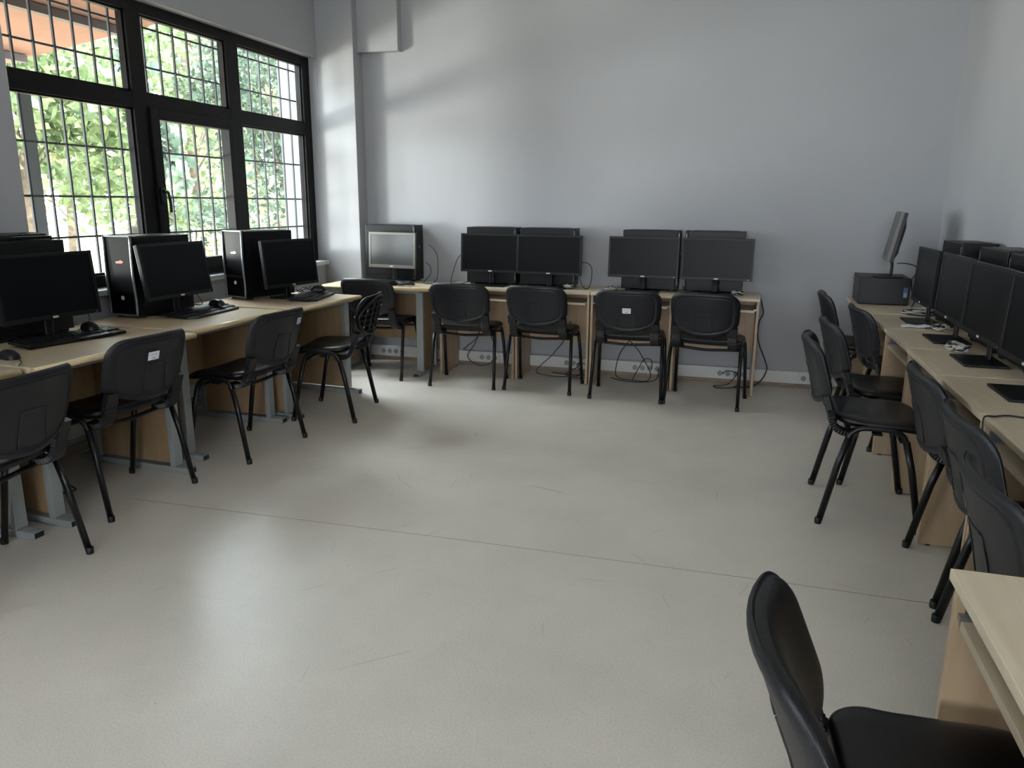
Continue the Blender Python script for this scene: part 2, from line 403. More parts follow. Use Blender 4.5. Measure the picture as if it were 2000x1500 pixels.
window(1, WIN[0]['y0']); window(2, WIN[1]['y0'])
def grille(y0, y1, label):
    g = thing('window_grille', label, 'window bars', (-3.80, y0, WZ0))
    y = .062
    k = 0
    while y0+y < y1-.01:
        b = MB(); b.box((-.006, y-.006, .03), (.006, y+.006, WZ1-WZ0-.02)); b.build('upright_bar', M['bar'], g); y += .1385
    for z in (2.50, 2.26, 1.732, 1.44, 1.205):
        b = MB(); b.box((-.009, .01, z-WZ0-.006), (-.003, y1-y0-.01, z-WZ0+.006)); b.build('cross_bar', M['bar'], g)
grille(3.18, 6.17, 'dark steel burglar bars outside the large black-framed window by the desks')
grille(-2.34, .64, 'dark steel bars outside the window nearer the viewer')

# ------------------------------------------------------------------ trunking with sockets along the back wall
t = thing('cable_trunking', 'white plastic cable trunking with sockets low along the back wall', 'trunking', (0, YB, 0))
m = MB(); m.box((PX+.01, -.055, .036), (1.2, 0, .132), bev=.004); m.build('duct', M['white_plastic'], t)
def socket_block(xc, n, parent, nm='socket_block'):
    b = MB(); w = .062*n+.02
    b.box((xc-w/2, -.063, .040), (xc+w/2, -.053, .128), bev=.003)
    s = b.build(nm, M['white_plastic'], parent)
    for k in range(n):
        x = xc-w/2+.01+.062*(k+.5)
        c = MB(); T = Matrix.Translation((x, -.0632, .084)) @ Matrix.Rotation(R(90), 4, 'X')
        c.lathe([(.021, 0), (.021, .002), (.0185, .002), (.0175, -.004), (.0001, -.004)], M['print'], T, 20)
        for dx in (-.0095, .0095):
            c.lathe([(.0028, -.0045), (.0028, .0022)], M['dark_hole'], T @ Matrix.Translation((dx, 0, 0)), 8)
        for dy in (-.019, .019):
            c.box((-.003, dy-.002, 0), (.003, dy+.002, .003), M['dark_hole'], T)
        c.build('socket', None, s)
for xc, n in ((-3.03, 4), (-2.10, 3), (-1.33, 3), (-.71, 4), (-.02, 4), (.62, 4)): socket_block(xc, n, t)
t = thing('cable_trunking', 'white cable trunking with a socket on the wall under the window', 'trunking', (XL, 0, 0))
m = MB(); m.box((0, 1.2, .10), (.055, 6.17, .235), bev=.004); m.build('duct', M['white_plastic'], t)
for yc in (2.55, 3.62, 4.75):
    b = MB(); b.box((.053, yc-.13, .105), (.062, yc+.13, .23), bev=.003); s = b.build('socket_block', M['white_plastic'], t)
    for k in range(3):
        c = MB(); T = Matrix.Translation((.063, yc-.075+.075*k, .168)) @ Matrix.Rotation(R(90), 4, 'Y')
        c.lathe([(.022, 0), (.022, .003), (.018, .003), (.0175, -.004), (.0001, -.004)], M['dark_hole'] if k == 1 else M['print'], T, 20); c.build('socket', None, s)

# ------------------------------------------------------------------ chairs
def lean(z, k=.32):   # y of the back surface at height z (local)
    return -.232-(z-.56)*k
def make_chair(label, shell=True, sticker=None, zc=.690, lk=.30):
    c = thing('stacking_chair', label, 'chair')
    # seat cushion
    def sf(x, y, z):
        yy = y/.20
        zz = z+.462 + (.020*max(0, -yy)**2.2) - (.028*max(0, yy-.35)**2/.42) + .012*(x/.22)**2
        return (x*(1+.03*yy), y+.028, zz)
    m = MB(); m.plate(.236, .204, .085, lambda r: .030*(1-r**7)**.5-.002, lambda r: -.012, sf, rings=14); m.build('seat', M['vinyl'], c)
    m = MB(); m.plate(.228, .198, .085, lambda r: -.011, lambda r: -.011-.020*(1-r**5)**.6, sf, rings=9); m.build('seat_pan', M['black_plastic'], c)
    # backrest: local plate coords (x, v) -> leaning, curved plane
    def bf(x, v, h):     # h grows towards the sitter
        z = zc+v*.98
        bow = .060*(x/.235)**2
        y = lean(z, lk)-.020+bow+h
        return (x*(1-.05*(max(0, -v)/.14)), y, z+h*.30+ .012*(1-(x/.235)**2)*(1 if v > 0 else -1)*abs(v)/.13)
    m = MB(); m.plate(.232, .128, .070, lambda r: .030*(1-r**6)**.5+.001, lambda r: .000, bf, rings=14); m.build('backrest', M['vinyl'], c)
    if shell:
        def bot(r):
            e = -.016*(1-r**12)**.5
            if r < .80: e += .0045
            elif r < .84: e += .0045+.004
            return e
        def bf2(x, v, h):
            X, Y, Z_ = bf(x, v, h)
            if v < -.05: Z_ -= .030*max(0, 1-(x/.16)**2)*((-v-.05)/.09)
            return (X, Y, Z_)
        m = MB(); m.plate(.238, .134, .072, lambda r: .0, bot, bf2, rings=26)
        sh = m.build('back_shell', M['shell'], c)
        # moulded tab in the middle of the shell: top ledge and two side ridges
        m = MB()
        for pts in ([(-.052, .010), (.052, .010)], [(-.055, .008), (-.068, -.105)], [(.055, .008), (.068, -.105)]):
            P = [bf2(pts[0][0]+(pts[1][0]-pts[0][0])*k/6, pts[0][1]+(pts[1][1]-pts[0][1])*k/6, -.0125) for k in range(7)]
            m.sweep(P, [(-.002, -.002), (.002, -.002), (.002, .002), (-.002, .002)])
        m.build('moulded_ridge', M['shell'], sh)
    else:
        # bare rear frame: perimeter rim, lattice ribs and bright screws
        m = MB()
        def P(x, v, h=-.008): return bf(x, v, h)
        m.sweep([P(.215*math.cos(a)*(1 if abs(math.cos(a)) < .7 else 1), .118*math.sin(a)) for a in [2*math.pi*k/48 for k in range(49)]], [(-.006, -.010), (.006, -.010), (.006, .010), (-.006, .010)])
        for v in (-.09, -.055, -.02, .015, .05, .085):
            w = .21*math.sqrt(max(.1, 1-(v/.122)**2))
            m.sweep([P(-w+2*w*k/10, v) for k in range(11)], [(-.004, -.008), (.004, -.008), (.004, .008), (-.004, .008)])
        for x in (-.15, -.075, 0, .075, .15):
            w = .115*math.sqrt(1-(x/.22)**2)
            m.sweep([P(x, -w+2*w*k/6) for k in range(7)], [(-.004, -.008), (.004, -.008), (.004, .008), (-.004, .008)])
        sh = m.build('back_lattice', M['black_plastic'], c)
        for x, v in ((-.17, .045), (.17, .045), (-.17, -.06), (.17, -.06)):
            b = MB(); b.lathe([(.008, 0), (.008, .004), (.004, .006)], None, Matrix.Translation(P(x, v, -.020)) @ Matrix.Rotation(R(90), 4, 'X'), 12); b.build('screw', M['chrome'], sh)
    for sx in (-1, 1):
        m = MB(); x = sx*.195
        path = cat([(x, -.075, .428), (x, -.118, .424), (x, -.160, .437), (x, -.186, .468), (x, -.199, .51), (x, -.212+(.66-zc)*.0, .550), (x, -.226, .590)], 7)
        n = len(path); sc = [1.0 if (i < 4 or i > n-13) else (1.0 if i % 2 else .86) for i in range(n)]
        m.sweep(path, [(-.033, -.011), (-.028, -.015), (.028, -.015), (.033, -.011), (.033, .011), (.028, .015), (-.028, .015), (-.033, .011)], None, None, False, up=(1, 0, 0), scales=sc)
        m.build('back_upright', M['rubber'], c)
    # frame: two side rails with bends plus cross bars
    m = MB()
    for sx in (-1, 1):
        m.tube([(sx*.246, -.118, .408), (sx*.245, -.102, .440), (sx*.244, -.065, .460), (sx*.244, 0, .463), (sx*.244, .065, .460), (sx*.245, .102, .440), (sx*.246, .118, .408)], .0115, n=12, ry=.0115, smooth=6)
        m.box((sx*.200, -.02, .432), (sx*.240, .02, .440))
    m.tube([(-.243, -.098, .418), (-.12, -.100, .411), (0, -.102, .405), (.12, -.100, .411), (.243, -.098, .418)], .010, n=10, smooth=4)
    m.tube([(-.243, .098, .418), (0, .098, .412), (.243, .098, .418)], .010, n=10, smooth=4)
    m.build('seat_frame', M['black_metal'], c)
    for sx in (-1, 1):
        for sy in (-1, 1):
            m = MB(); m.tube([(sx*.2465, sy*.116, .416), (sx*.252, sy*.150, .29), (sx*.262, sy*.205, .014)], .0150, n=14, ry=.0125, up=(0, 1, 0))
            lg = m.build('leg', M['black_metal'], c)
            m = MB(); m.lathe([(.0145, 0), (.0152, .004), (.0150, .026), (.0140, .028)], None, Matrix.Translation((sx*.2625, sy*.2085, 0)), 14)
            m.build('foot_cap', M['rubber'], lg)
    if sticker is not None:
        x, v = sticker
        m = MB()
        def q(dx, dv, h): return bf(x+dx, v+dv, h)
        def quad(x0, x1, v0, v1, h, mm, th=.0006):
            t = bmesh.new(); n = 4
            A = [[t.verts.new(q(x0+(x1-x0)*i/n, v0+(v1-v0)*j, h)) for i in range(n+1)] for j in (0, 1)]
            for i in range(n): t.faces.new((A[0][i], A[0][i+1], A[1][i+1], A[1][i]))
            r = bmesh.ops.extrude_face_region(t, geom=list(t.faces)); bmesh.ops.translate(t, vec=(0, -th, 0), verts=[e for e in r['geom'] if isinstance(e, bmesh.types.BMVert)])
            bmesh.ops.recalc_face_normals(t, faces=t.faces); m.merge(t, mm)
        quad(-.030, .030, -.018, .018, -.0165, M['paper'])
        quad(-.020, .020, .008, .0095, -.0172, M['print']); quad(-.022, .022, .003, .0042, -.0172, M['print']); quad(-.010, .010, -.012, -.007, -.0172, M['print'])
        m.build('asset_label', None, c, label='white paper asset label')
    return c
G_B = 'black chairs at the back wall desks'; G_L = 'black chairs at the window desks'; G_R = 'black chairs along the right wall desks'
ch = make_chair('black chair at the back wall, in front of the leftmost wide screen')
ch.location = (-2.061, 5.661, 0); ch.rotation_euler = (0, 0, R(3)); ch['group'] = G_B
dup(ch, (-2.855, 5.743, 0), -2, 'black chair in the back left corner under the desk with the grey screen', G_B)
dup(ch, (-1.445, 5.703, 0), -2, 'unlabelled black chair at the back wall, left of the one with a white label', G_B)
dup(ch, (-.198, 5.642, 0), -7.0, 'rightmost black chair of the back wall row, no label on its back', G_B)
dup(ch, (-2.678, 1.987, 0), 95, 'black chair nearest the viewer at the window desks, cut by the left picture edge', G_L)
st = make_chair('black chair with a white label mid-back, in the back wall row', True, (.0, -.002))
st.location = (-.768, 5.655, 0); st.rotation_euler = (0, 0, R(1.2)); st['group'] = G_B
s2 = make_chair('black chair with a white label mid-back, second from the viewer at the window desks', True, (-.030, .045))
s2.location = (-2.852, 2.824, 0); s2.rotation_euler = (0, 0, R(87)); s2['group'] = G_L
s3 = make_chair('black chair at the window desks, white label high on the right of the backrest', True, (.13, .065))
s3.location = (-2.735, 3.685, 0); s3.rotation_euler = (0, 0, R(87)); s3['group'] = G_L
s4 = make_chair('black chair at the end of the window desks with bare lattice back and bright screws', False)
s4.location = (-2.630, 4.536, 0); s4.rotation_euler = (0, 0, R(101)); s4['group'] = G_L
dup(ch, (.86, 5.74, 0), -90, 'farthest black chair on the right, its back against the bare back wall', G_R)
dup(ch, (.98, 5.01, 0), -84, 'black chair tucked under the right desk that carries the folded paper', G_R)
dup(ch, (.757, 4.36, 0), -86, 'black chair on the right just beyond the side-on one, a glint on its top edge', G_R)
dup(ch, (.630, 3.775, 0), -91, 'black chair on the right seen side-on, its seat and legs fully in view', G_R)
dup(ch, (.965, 3.10, 0), -90, 'black chair on the right next nearer than the side-on one', G_R)
dup(ch, (.95, 2.47, 0), -90, 'black chair on the right just beyond the one with a white label', G_R)
s6 = make_chair('black chair with a white label on its back, just beyond the near wooden desk', True, (-.17, .02))
s6.location = (.865, 1.885, 0); s6.rotation_euler = (0, 0, R(-90)); s6['group'] = G_R
fc = make_chair('large black chair in the bottom right foreground, pushed up to the near wooden desk', True, None, .635, .42)
fc.location = (.395, 1.185, 0); fc.rotation_euler = (0, 0, R(-87))

# ------------------------------------------------------------------ birch computer desks with keyboard tray (local: front at -y)
DZ = .744
def birch_desk(label, w, loc, rot, group, over=0, d=.47, tray=True, plain_left=False):
    t = thing('computer_desk', label, 'desk', loc, rot, group)
    m = MB(); m.box((-w/2-over, 0, DZ-.022), (w/2, d, DZ), bev=.0025); m.build('desktop', M['birch'], t)
    for sx in (-1, 1):
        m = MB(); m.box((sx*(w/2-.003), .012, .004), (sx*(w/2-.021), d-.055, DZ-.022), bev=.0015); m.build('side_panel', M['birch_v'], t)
        f = MB()
        for y in (.05, d-.10): f.lathe([(.012, 0), (.012, .006)], None, Matrix.Translation((sx*(w/2-.012), y, 0)), 10)
        f.build('glide', M['black_plastic'], t)
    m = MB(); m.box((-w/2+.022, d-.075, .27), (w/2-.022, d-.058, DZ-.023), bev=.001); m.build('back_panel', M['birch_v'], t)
    if tray:
        m = MB(); m.box((-w/2+.038, .02, .638), (w/2-.038, d-.12, .656), bev=.002); k = m.build('keyboard_tray', M['birch'], t)
        for sx in (-1, 1):
            m = MB(); m.box((sx*(w/2-.0215), .018, .652), (sx*(w/2-.040), d-.14, .664)); m.box((sx*(w/2-.0215), .03, .662), (sx*(w/2-.0235), d-.16, .692)); m.build('drawer_rail', M['silver'], k)
    return t
GB = 'birch computer desks along the back wall'
for i, (x0, x1, lb) in enumerate(((-2.405, -1.745, 'pale birch computer desk at the back wall, leftmost of the four with keyboard trays'),
                     (-1.742, -1.128, 'pale birch computer desk at the back wall, second from the left of the four'),
                     (-1.125, -.487, 'pale birch computer desk at the back wall, behind the chair with a label mid-back'),
                     (-.484, .146, 'pale birch computer desk at the right end of the back wall row'))):
    birch_desk(lb, x1-x0-.002, ((x0+x1)/2, 5.868, 0), 0, GB)
GR = 'birch computer desks along the right wall'
lbs = ['birch computer desk on the right carrying the folded paper, next to the corner table', 'birch computer desk on the right, second along from the folded paper end',
       'birch computer desk on the right, beside the side-on chair', 'birch computer desk on the right with a black cable over its front edge', 'birch computer desk on the right, last before the gap to the near desk']
for i, (y0, y1) in enumerate(((4.705, 5.345), (4.065, 4.70), (3.435, 4.06), (2.81, 3.43), (2.17, 2.805))):
    birch_desk(lbs[i], y1-y0-.004, (.80, (y0+y1)/2, 0), -90, GR, d=.555)
# corner table at the far right
t = thing('corner_table', 'birch corner table under the black box computer in the far right corner', 'table', (0, 0, 0))
m = MB(); m.box((.775, 5.352, DZ-.022), (1.345, 6.26, DZ+.003), bev=.0025); m.build('tabletop', M['birch'], t)
for y0 in (5.36, 6.20):
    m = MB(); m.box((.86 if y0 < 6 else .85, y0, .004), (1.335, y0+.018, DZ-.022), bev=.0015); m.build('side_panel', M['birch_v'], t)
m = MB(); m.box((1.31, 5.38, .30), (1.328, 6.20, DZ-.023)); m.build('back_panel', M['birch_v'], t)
# near desk
t = birch_desk('near birch desk in the bottom right corner with an open keyboard tray', 1.0, (.425, 1.025, 0), -90, None, d=.60)

# ------------------------------------------------------------------ grey-legged desks (local: front at -y, origin mid front edge)
def trestle_desk(label, w, d, loc, rot, group, legs=None):
    t = thing('office_desk', label, 'desk', loc, rot, group)
    m = MB(); m.box((-w/2, .014, DZ-.026), (w/2, d, DZ), bev=.002); m.build('desktop', M['beech_top'], t)
    m = MB(); m.sweep([(-w/2, .014, DZ-.014), (w/2, .014, DZ-.014)], [(.0135*math.cos(a), .016*math.sin(a)) for a in [2*math.pi*k/20 for k in range(20)]], up=(0, 0, 1)); m.build('moulded_edge', M['beech_edge'], t)
    lw = w/2-.095 if legs is None else legs
    for sx in (-1, 1):
        x = sx*lw
        for yy, nm in ((.12, 'front_post'), (d-.16, 'rear_post')):
            m = MB(); m.box((x-.030, yy-.016, .035), (x+.030, yy+.016, DZ-.045), bev=.004); m.build(nm, M['post'], t)
        m = MB(); m.box((x-.027, .015, .0), (x+.027, d-.03, .033), M['post'], bev=.003)
        m.box((x-.022, .0138, .005), (x+.022, .0152, .028), M['dark_hole'])
        m.build('foot_bar', None, t)
        m = MB(); m.box((x-.027, .06, DZ-.047), (x+.027, d-.05, DZ-.026), bev=.002); m.build('top_bracket', M['post'], t)
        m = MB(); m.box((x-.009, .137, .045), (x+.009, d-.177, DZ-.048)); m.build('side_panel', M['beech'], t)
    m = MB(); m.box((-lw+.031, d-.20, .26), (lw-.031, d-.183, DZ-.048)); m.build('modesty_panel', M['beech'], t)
    m = MB(); m.box((-lw+.030, .10, DZ-.060), (lw-.030, .118, DZ-.027), bev=.002); m.build('front_rail', M['post'], t)
    return t
GL = 'grey-legged desks under the window'
trestle_desk('grey-legged desk at the window cut by the left picture edge', .94, .78, (-2.80, 1.865, 0), 90, GL, .452)
trestle_desk('grey-legged desk at the window carrying the nearest screen', .93, .80, (-2.735, 2.825, 0), 87.5, GL, .365)
trestle_desk('grey-legged desk at the window carrying the middle of the three screens', .86, .78, (-2.795, 3.785, 0), 90.5, GL, .395)
trestle_desk('grey-legged desk at the far end of the window row', .85, .80, (-2.720, 4.665, 0), 87, GL, .375)
trestle_desk('grey-legged desk in the back left corner under the grey screen', .965, .56, (-2.89, 5.665, 0), 0, None, .355)

# ------------------------------------------------------------------ screens (local: screen faces -y, origin on the surface)
def monitor(label, w, h, zb, loc, rot, group, tilt=4, style='black', base='slab', neck_y=.045, badge=True):
    t = thing('computer_monitor', label, 'monitor', loc, rot, group)
    T = Matrix.Translation((0, 0, zb)) @ Matrix.Rotation(R(-tilt), 4, 'X')
    bz = .016 if style == 'black' else .020
    hm = M['black_plastic'] if style == 'black' else M['bezel_grey']; sm = M['screen'] if style == 'black' else M['screen_grey']
    m = MB(); th = .026 if style == 'black' else .044
    # bezel ring
    for a in (((-w/2, 0, 0), (w/2, th*.5, bz*1.35)), ((-w/2, 0, h-bz), (w/2, th*.5, h)), ((-w/2, 0, bz), (-w/2+bz, th*.5, h-bz+.001)), ((w/2-bz, 0, bz), (w/2, th*.5, h-bz+.001))):
        m.box(a[0], a[1], hm, T, bev=.0015)
    b = m.build('bezel', None, t)
    m = MB(); m.box((-w/2+.001, th*.45, .001), (w/2-.001, th, h-.001), M['black_plastic'], T, bev=.003)
    t2 = bmesh.new(); z0, z1 = h*.10, h*.80
    v = [t2.verts.new(p) for p in ((-w*.42, th-.001, h*.06), (w*.42, th-.001, h*.06), (w*.42, th-.001, h*.92), (-w*.42, th-.001, h*.92), (-w*.25, th+.022, h*.18), (w*.25, th+.022, h*.18), (w*.25, th+.022, h*.72), (-w*.25, th+.022, h*.72))]
    for q in ((4, 5, 6, 7), (0, 1, 5, 4), (1, 2, 6, 5), (2, 3, 7, 6), (3, 0, 4, 7)): t2.faces.new([v[i] for i in q])
    m.merge(t2, M['black_plastic'], T); m.build('rear_housing', None, t)
    m = MB(); m.box((-w/2+bz-.001, .0035, bz*1.3), (w/2-bz+.001, .010, h-bz+.001), sm, T); m.build('screen', None, t)
    if badge:
        m = MB(); T2 = T @ Matrix.Translation((0, -.0006, bz*.66))
        m.plate(.017, .0052, .0051, lambda r: .0012, lambda r: 0, lambda x, y, z: (x, -z, y), M['badge'], T2, rings=2, n=24); m.build('badge', None, b)
    m = MB(); m.lathe([(.0035, 0), (.0035, .0015)], M['silver'], T @ Matrix.Translation((w/2-.03, 0, bz*.6)) @ Matrix.Rotation(R(90), 4, 'X'), 10); m.build('power_button', None, b)
    ny = neck_y
    m = MB(); m.tube([(0, ny+.010, .008), (0, ny+.010, zb*.7), (0, ny-.003, zb+.05)], .026, M['black_plastic'], n=12, ry=.010, up=(1, 0, 0), smooth=4)
    m.build('stand_neck', None, t)
    m = MB()
    if base == 'slab': m.box((-.135, ny-.115, 0), (.135, ny+.06, .010), M['black_plastic'], bev=.004)
    elif base == 'small': m.box((-.115, ny-.045, 0), (.115, ny+.085, .010), M['black_plastic'], bev=.004)
    else: m.plate(.125, .10, .0995, lambda r: .012-.008*r*r, lambda r: 0, lambda x, y, z: (x, y+ny-.01, z), M['black_plastic'], rings=8, n=64)
    m.build('stand_base', None, t)
    return t
MBK = 'black wide screens on the back wall desks'
Z0 = DZ+.001
monitor('older grey-framed square-looking screen in the back left corner', .465, .30, .125, (-2.885, 6.00, Z0), -7, None, 3, 'grey', 'round')
for lb, w, x, y, r in (('leftmost of the four black wide screens at the back wall', .52, -2.01, 6.045, 0), ('second from left of the four black wide screens at the back wall', .545, -1.50, 6.00, -2),
                 ('third from left of the four black wide screens at the back wall', .545, -.745, 6.02, 1), ('rightmost black wide screen on the back wall desks', .53, -.188, 6.01, -1)):
    monitor(lb, w, .315, .113, (x, y, Z0), r, MBK, 3)
MLF = 'black screens on the window desks'
monitor('large black screen nearest the viewer on the window desks, behind a keyboard and mouse', .55, .325, .095, (-3.27, 2.955, Z0), 87, MLF, 5, base='small', badge=True)
monitor('black screen on the window desks half covering the tower with silver edge, middle of three', .56, .325, .108, (-3.245, 3.845, Z0), 90, MLF, 9, base='small')
monitor('black screen at the far end of the window desks', .56, .33, .085, (-3.075, 4.79, Z0), 83, MLF, 5, base='small')
MRT = 'black screens on the right wall desks'
monitor('black screen on the right wall desks behind the folded paper, farthest of the four', .50, .325, .11, (1.02, 5.0, Z0), -90, MRT, 2)
monitor('black screen on the right wall desks, mostly hidden behind the wider one in front', .56, .325, .11, (1.02, 4.36, Z0), -90, MRT, 2)
monitor('wide black screen on the right wall desks with pale cables at its foot', .61, .325, .105, (1.02, 3.775, Z0), -90, MRT, 2)
monitor('black screen cut by the right picture edge', .60, .325, .105, (1.01, 3.14, Z0), -90, MRT, 2)
monitor('grey-faced screen seen edge-on standing on the black box computer', .40, .335, .115, (.945, 5.90, DZ+.003+.19), -95, None, 10, 'grey', 'round', badge=False)

# ------------------------------------------------------------------ tower computers (local: front at -y, origin front centre)
def tower(label, loc, rot, group, w=.19, d=.44, h=.478, style='plain'):
    t = thing('tower_computer', label, 'computer', loc, rot, group)
    m = MB(); m.box((-w/2, .022, .014), (w/2, d, h), M['case'], bev=.004)
    for sx in (-1, 1): m.box((sx*(w/2-.001), .06, .06), (sx*(w/2+.0015), d-.04, h-.04), M['case'], bev=.001)
    m.box((-w/2+.02, .06, h-.001), (w/2-.02, d-.05, h+.003), M['case'], bev=.001)
    c = m.build('case', None, t)
    m = MB()
    if style == 'silver':
        m.box((-w/2, 0, .014), (w/2, .024, h+.002), M['gloss_black'], bev=.006)
    else: m.box((-w/2, 0, .014), (w/2, .024, h+.002), M['black_plastic'], bev=.007)
    f = m.build('front_panel', None, t)
    if style == 'silver':
        m = MB()
        for sx in (-1, 1):
            P = cat([(sx*(w/2+.001), -.001, .018), (sx*(w/2+.001), .000, h*.25), (sx*(w/2+.001), -.006, h*.55), (sx*(w/2+.001), -.001, h+.001)], 6)
            m.sweep(P, [(-.006, -.006), (.006, -.006), (.006, .006), (-.006, .006)], M['silver'] if False else M['case_silver'], up=(1, 0, 0))
        m.box((-w/2, -.004, h-.004), (w/2, .010, h+.005), M['case_silver'], bev=.002); m.box((-w/2, -.004, .014), (w/2, .010, .024), M['case_silver'], bev=.002)
        m.build('silver_trim', None, f)
        m = MB(); T = Matrix.Translation((0, -.0005, h*.25)) @ Matrix.Rotation(R(90), 4, 'X')
        m.lathe([(.013, 0), (.013, .0015), (.008, .0015), (.008, .0005)], M['badge'], T, 20); m.build('round_badge', None, f)
        m = MB(); m.prism([(-.030, 0), (-.012, .006), (-.005, .004), (.012, .012), (.034, .001), (.020, -.008), (-.024, -.008)], 0, .001, M['orange'], Matrix.Translation((.0, -.0005, h*.69)) @ Matrix.Rotation(R(90), 4, 'X')); m.build('orange_patch', None, f)  # flat orange shape set on the front panel
    else:
        for k in range(2):
            m = MB(); m.box((-w/2+.018, -.002, h-.075-.05*k), (w/2-.018, .002, h-.035-.05*k), M['case'], bev=.001); m.build('drive_bay', None, f)
        m = MB(); m.lathe([(.011, 0), (.011, .003), (.008, .004)], M['silver'], Matrix.Translation((0, 0, h*.62)) @ Matrix.Rotation(R(90), 4, 'X'), 16); m.build('power_button', None, f)
        m = MB()
        for k in range(8): m.box((-w/2+.03, -.0015, .06+.018*k), (w/2-.03, .001, .068+.018*k), M['dark_hole'])
        m.build('vent', None, f)
        m = MB(); m.box((w/2-.001, .004, .05), (w/2+.002, .010, h-.02), M['case_silver']); m.box((-w/2-.002, .004, .05), (-w/2+.001, .010, h-.02), M['case_silver']); m.build('edge_trim', None, f)
    m = MB()
    for sx in (-1, 1):
        for y in (.05, d-.05): m.box((sx*(w/2-.02)-.015, y-.02, 0), (sx*(w/2-.02)+.015, y+.02, .015), M['rubber'], bev=.003)
    m.build('feet', None, t)
    m = MB(); m.box((-w/2+.01, d-.001, .24), (-w/2+.055, d+.002, .40), M['print']); m.box((-w/2+.01, d-.001, .03), (w/2-.01, d+.002, .12), M['dark_hole']); m.build('rear_ports', None, t)
    return t
M['case_silver'] = mat('satin_silver_trim', (112, 115, 120), .35, metal=.6)
TB = 'tower computers standing behind the back wall screens'
YT = 6.232
tower('black tower computer behind the grey-framed screen in the back left corner', (-2.725, YT, Z0), 90, TB, .175, .475, .482)
tower('black tower computer behind the leftmost wide screen on the back wall', (-1.815, YT, Z0), 90, TB, .175, .435, .476)
tower('black tower computer behind the second wide screen on the back wall', (-1.315, YT, Z0), 90, TB, .175, .462, .476)
tower('black tower computer behind the third wide screen on the back wall', (-.482, YT, Z0), 90, TB, .175, .445, .474)
tower('black tower computer behind the rightmost screen on the back wall', (-.440, YT, Z0), -90, TB, .175, .448, .474)
TL_ = 'tower computers on the window desks'
tower('black tower computer with a keyboard lying on top, at the left picture edge', (-3.475, 2.70, Z0), 0, TL_, .19, .46, .475)
tower('glossy tower computer with silver edge and orange patch on the middle window desk', (-3.462, 3.60, Z0), -4, TL_, .20, .45, .472, 'silver')
tower('glossy tower computer with silver edge at the far end of the window desks', (-3.40, 4.565, Z0), -16, TL_, .20, .44, .472, 'silver')
TR_ = 'tower computers behind the right wall screens'
tower('black tower computer against the right wall, farthest, with a bright front corner', (1.245, 4.80, Z0), 0, TR_, .185, .42, .475)
tower('black tower computer against the right wall, middle of the three visible tops', (1.245, 4.44, Z0), 180, TR_, .185, .44, .475)
tower('black tower computer against the right wall, cut by the picture edge', (1.245, 3.965, Z0), 180, TR_, .185, .44, .470)
# box computer lying on the corner table
t = thing('box_computer', 'black box computer lying flat on the corner table with a blue sticker', 'computer', (.955, 5.79, DZ+.004), -2)
m = MB(); m.box((-.16, 0, .006), (.16, .40, .186), M['case'], bev=.003); m.build('case', None, t)
m = MB(); m.box((-.164, .0, .004), (-.158, .40, .188), M['case_silver'] if False else M['black_plastic'], bev=.002); m.build('front_panel', None, t)
m = MB(); m.box((.118, -.0015, .055), (.145, .0, .125), mat('blue_sticker', (62, 84, 130), .4)); m.box((.122, -.002, .060), (.141, -.0005, .090), M['print']); m.build('sticker', None, t)
m = MB()
for x in (-.14, .14):
    for y in (.03, .37): m.lathe([(.012, 0), (.012, .007)], M['rubber'], Matrix.Translation((x, y, 0)), 10)
m.build('feet', None, t)

# ------------------------------------------------------------------ keyboards and mice
def keyboard(label, w, d, loc, rot, group, rest=False, tilt=4, label_only=False):
    t = thing('keyboard', label, 'keyboard', loc, rot, group)
    T = Matrix.Rotation(R(tilt), 4, 'X')
    m = MB(); y0 = -.045 if rest else 0
    m.box((-w/2, 0, .002), (w/2, d, .018), M['black_plastic'], T, bev=.004)
    m.build('body', None, t)
    if rest:
        m = MB(); m.prism([(-w/2+.01, 0), (-w/2+.04, -.055), (w/2-.04, -.055), (w/2-.01, 0)], .001, .012, M['black_plastic'], bev=.003); m.build('palm_rest', None, t)
    m = MB(); rows = [(14, .0), (15, .02), (14, .04), (13, .06), (12, .08)]
    kw = (w*.70)/15
    for n, yy in rows:
        for k in range(n):
            x = -w/2+.012+(w*.70)*(k+.5)/n; kk = (w*.70)/n*.43
            m.box((x-kk, d-.034-yy-.008, .018), (x+kk, d-.034-yy+.008, .025), M['keycap'], T)
    m.box((-w*.22, .012, .018), (w*.02, .026, .025), M['keycap'], T)
    for bx0, nx in ((w*.225, 3), (w*.345, 4)):
        for j in range(5):
            for k in range(nx):
                if nx == 3 and j in (2,): continue
                x = bx0+.0175*(k+.2)*w/.46; m.box((x-.0065, d-.034-.02*j-.008, .018), (x+.0065, d-.034-.02*j+.008, .025), M['keycap'], T)
    m.build('keycaps', None, t)
    m = MB()
    for sx in (-1, 1): m.box((sx*(w/2-.05)-.012, d-.02, 0), (sx*(w/2-.05)+.012, d-.014, .004+.0), M['rubber'])
    m.build('feet', None, t)
    return t
M['keycap'] = mat('black_keycap', (22, 22, 26), .38)
KL = 'keyboards on the window desks'
keyboard('black keyboard on the nearest window desk with a mouse resting on it', .51, .165, (-3.075, 2.905, Z0), 82, KL)
keyboard('black keyboard with palm rest under the middle window screen', .53, .16, (-3.115, 3.93, Z0), 96, KL, True)
keyboard('black keyboard with palm rest at the far end of the window desks', .51, .15, (-2.92, 4.86, Z0), 103, KL, True)
keyboard('black keyboard lying on top of the tower at the left picture edge', .45, .15, (-3.40, 2.88, DZ+.480), 88, None)
keyboard('black keyboard in front of the grey-framed screen in the back left corner', .43, .145, (-2.975, 5.835, Z0), -3, None)
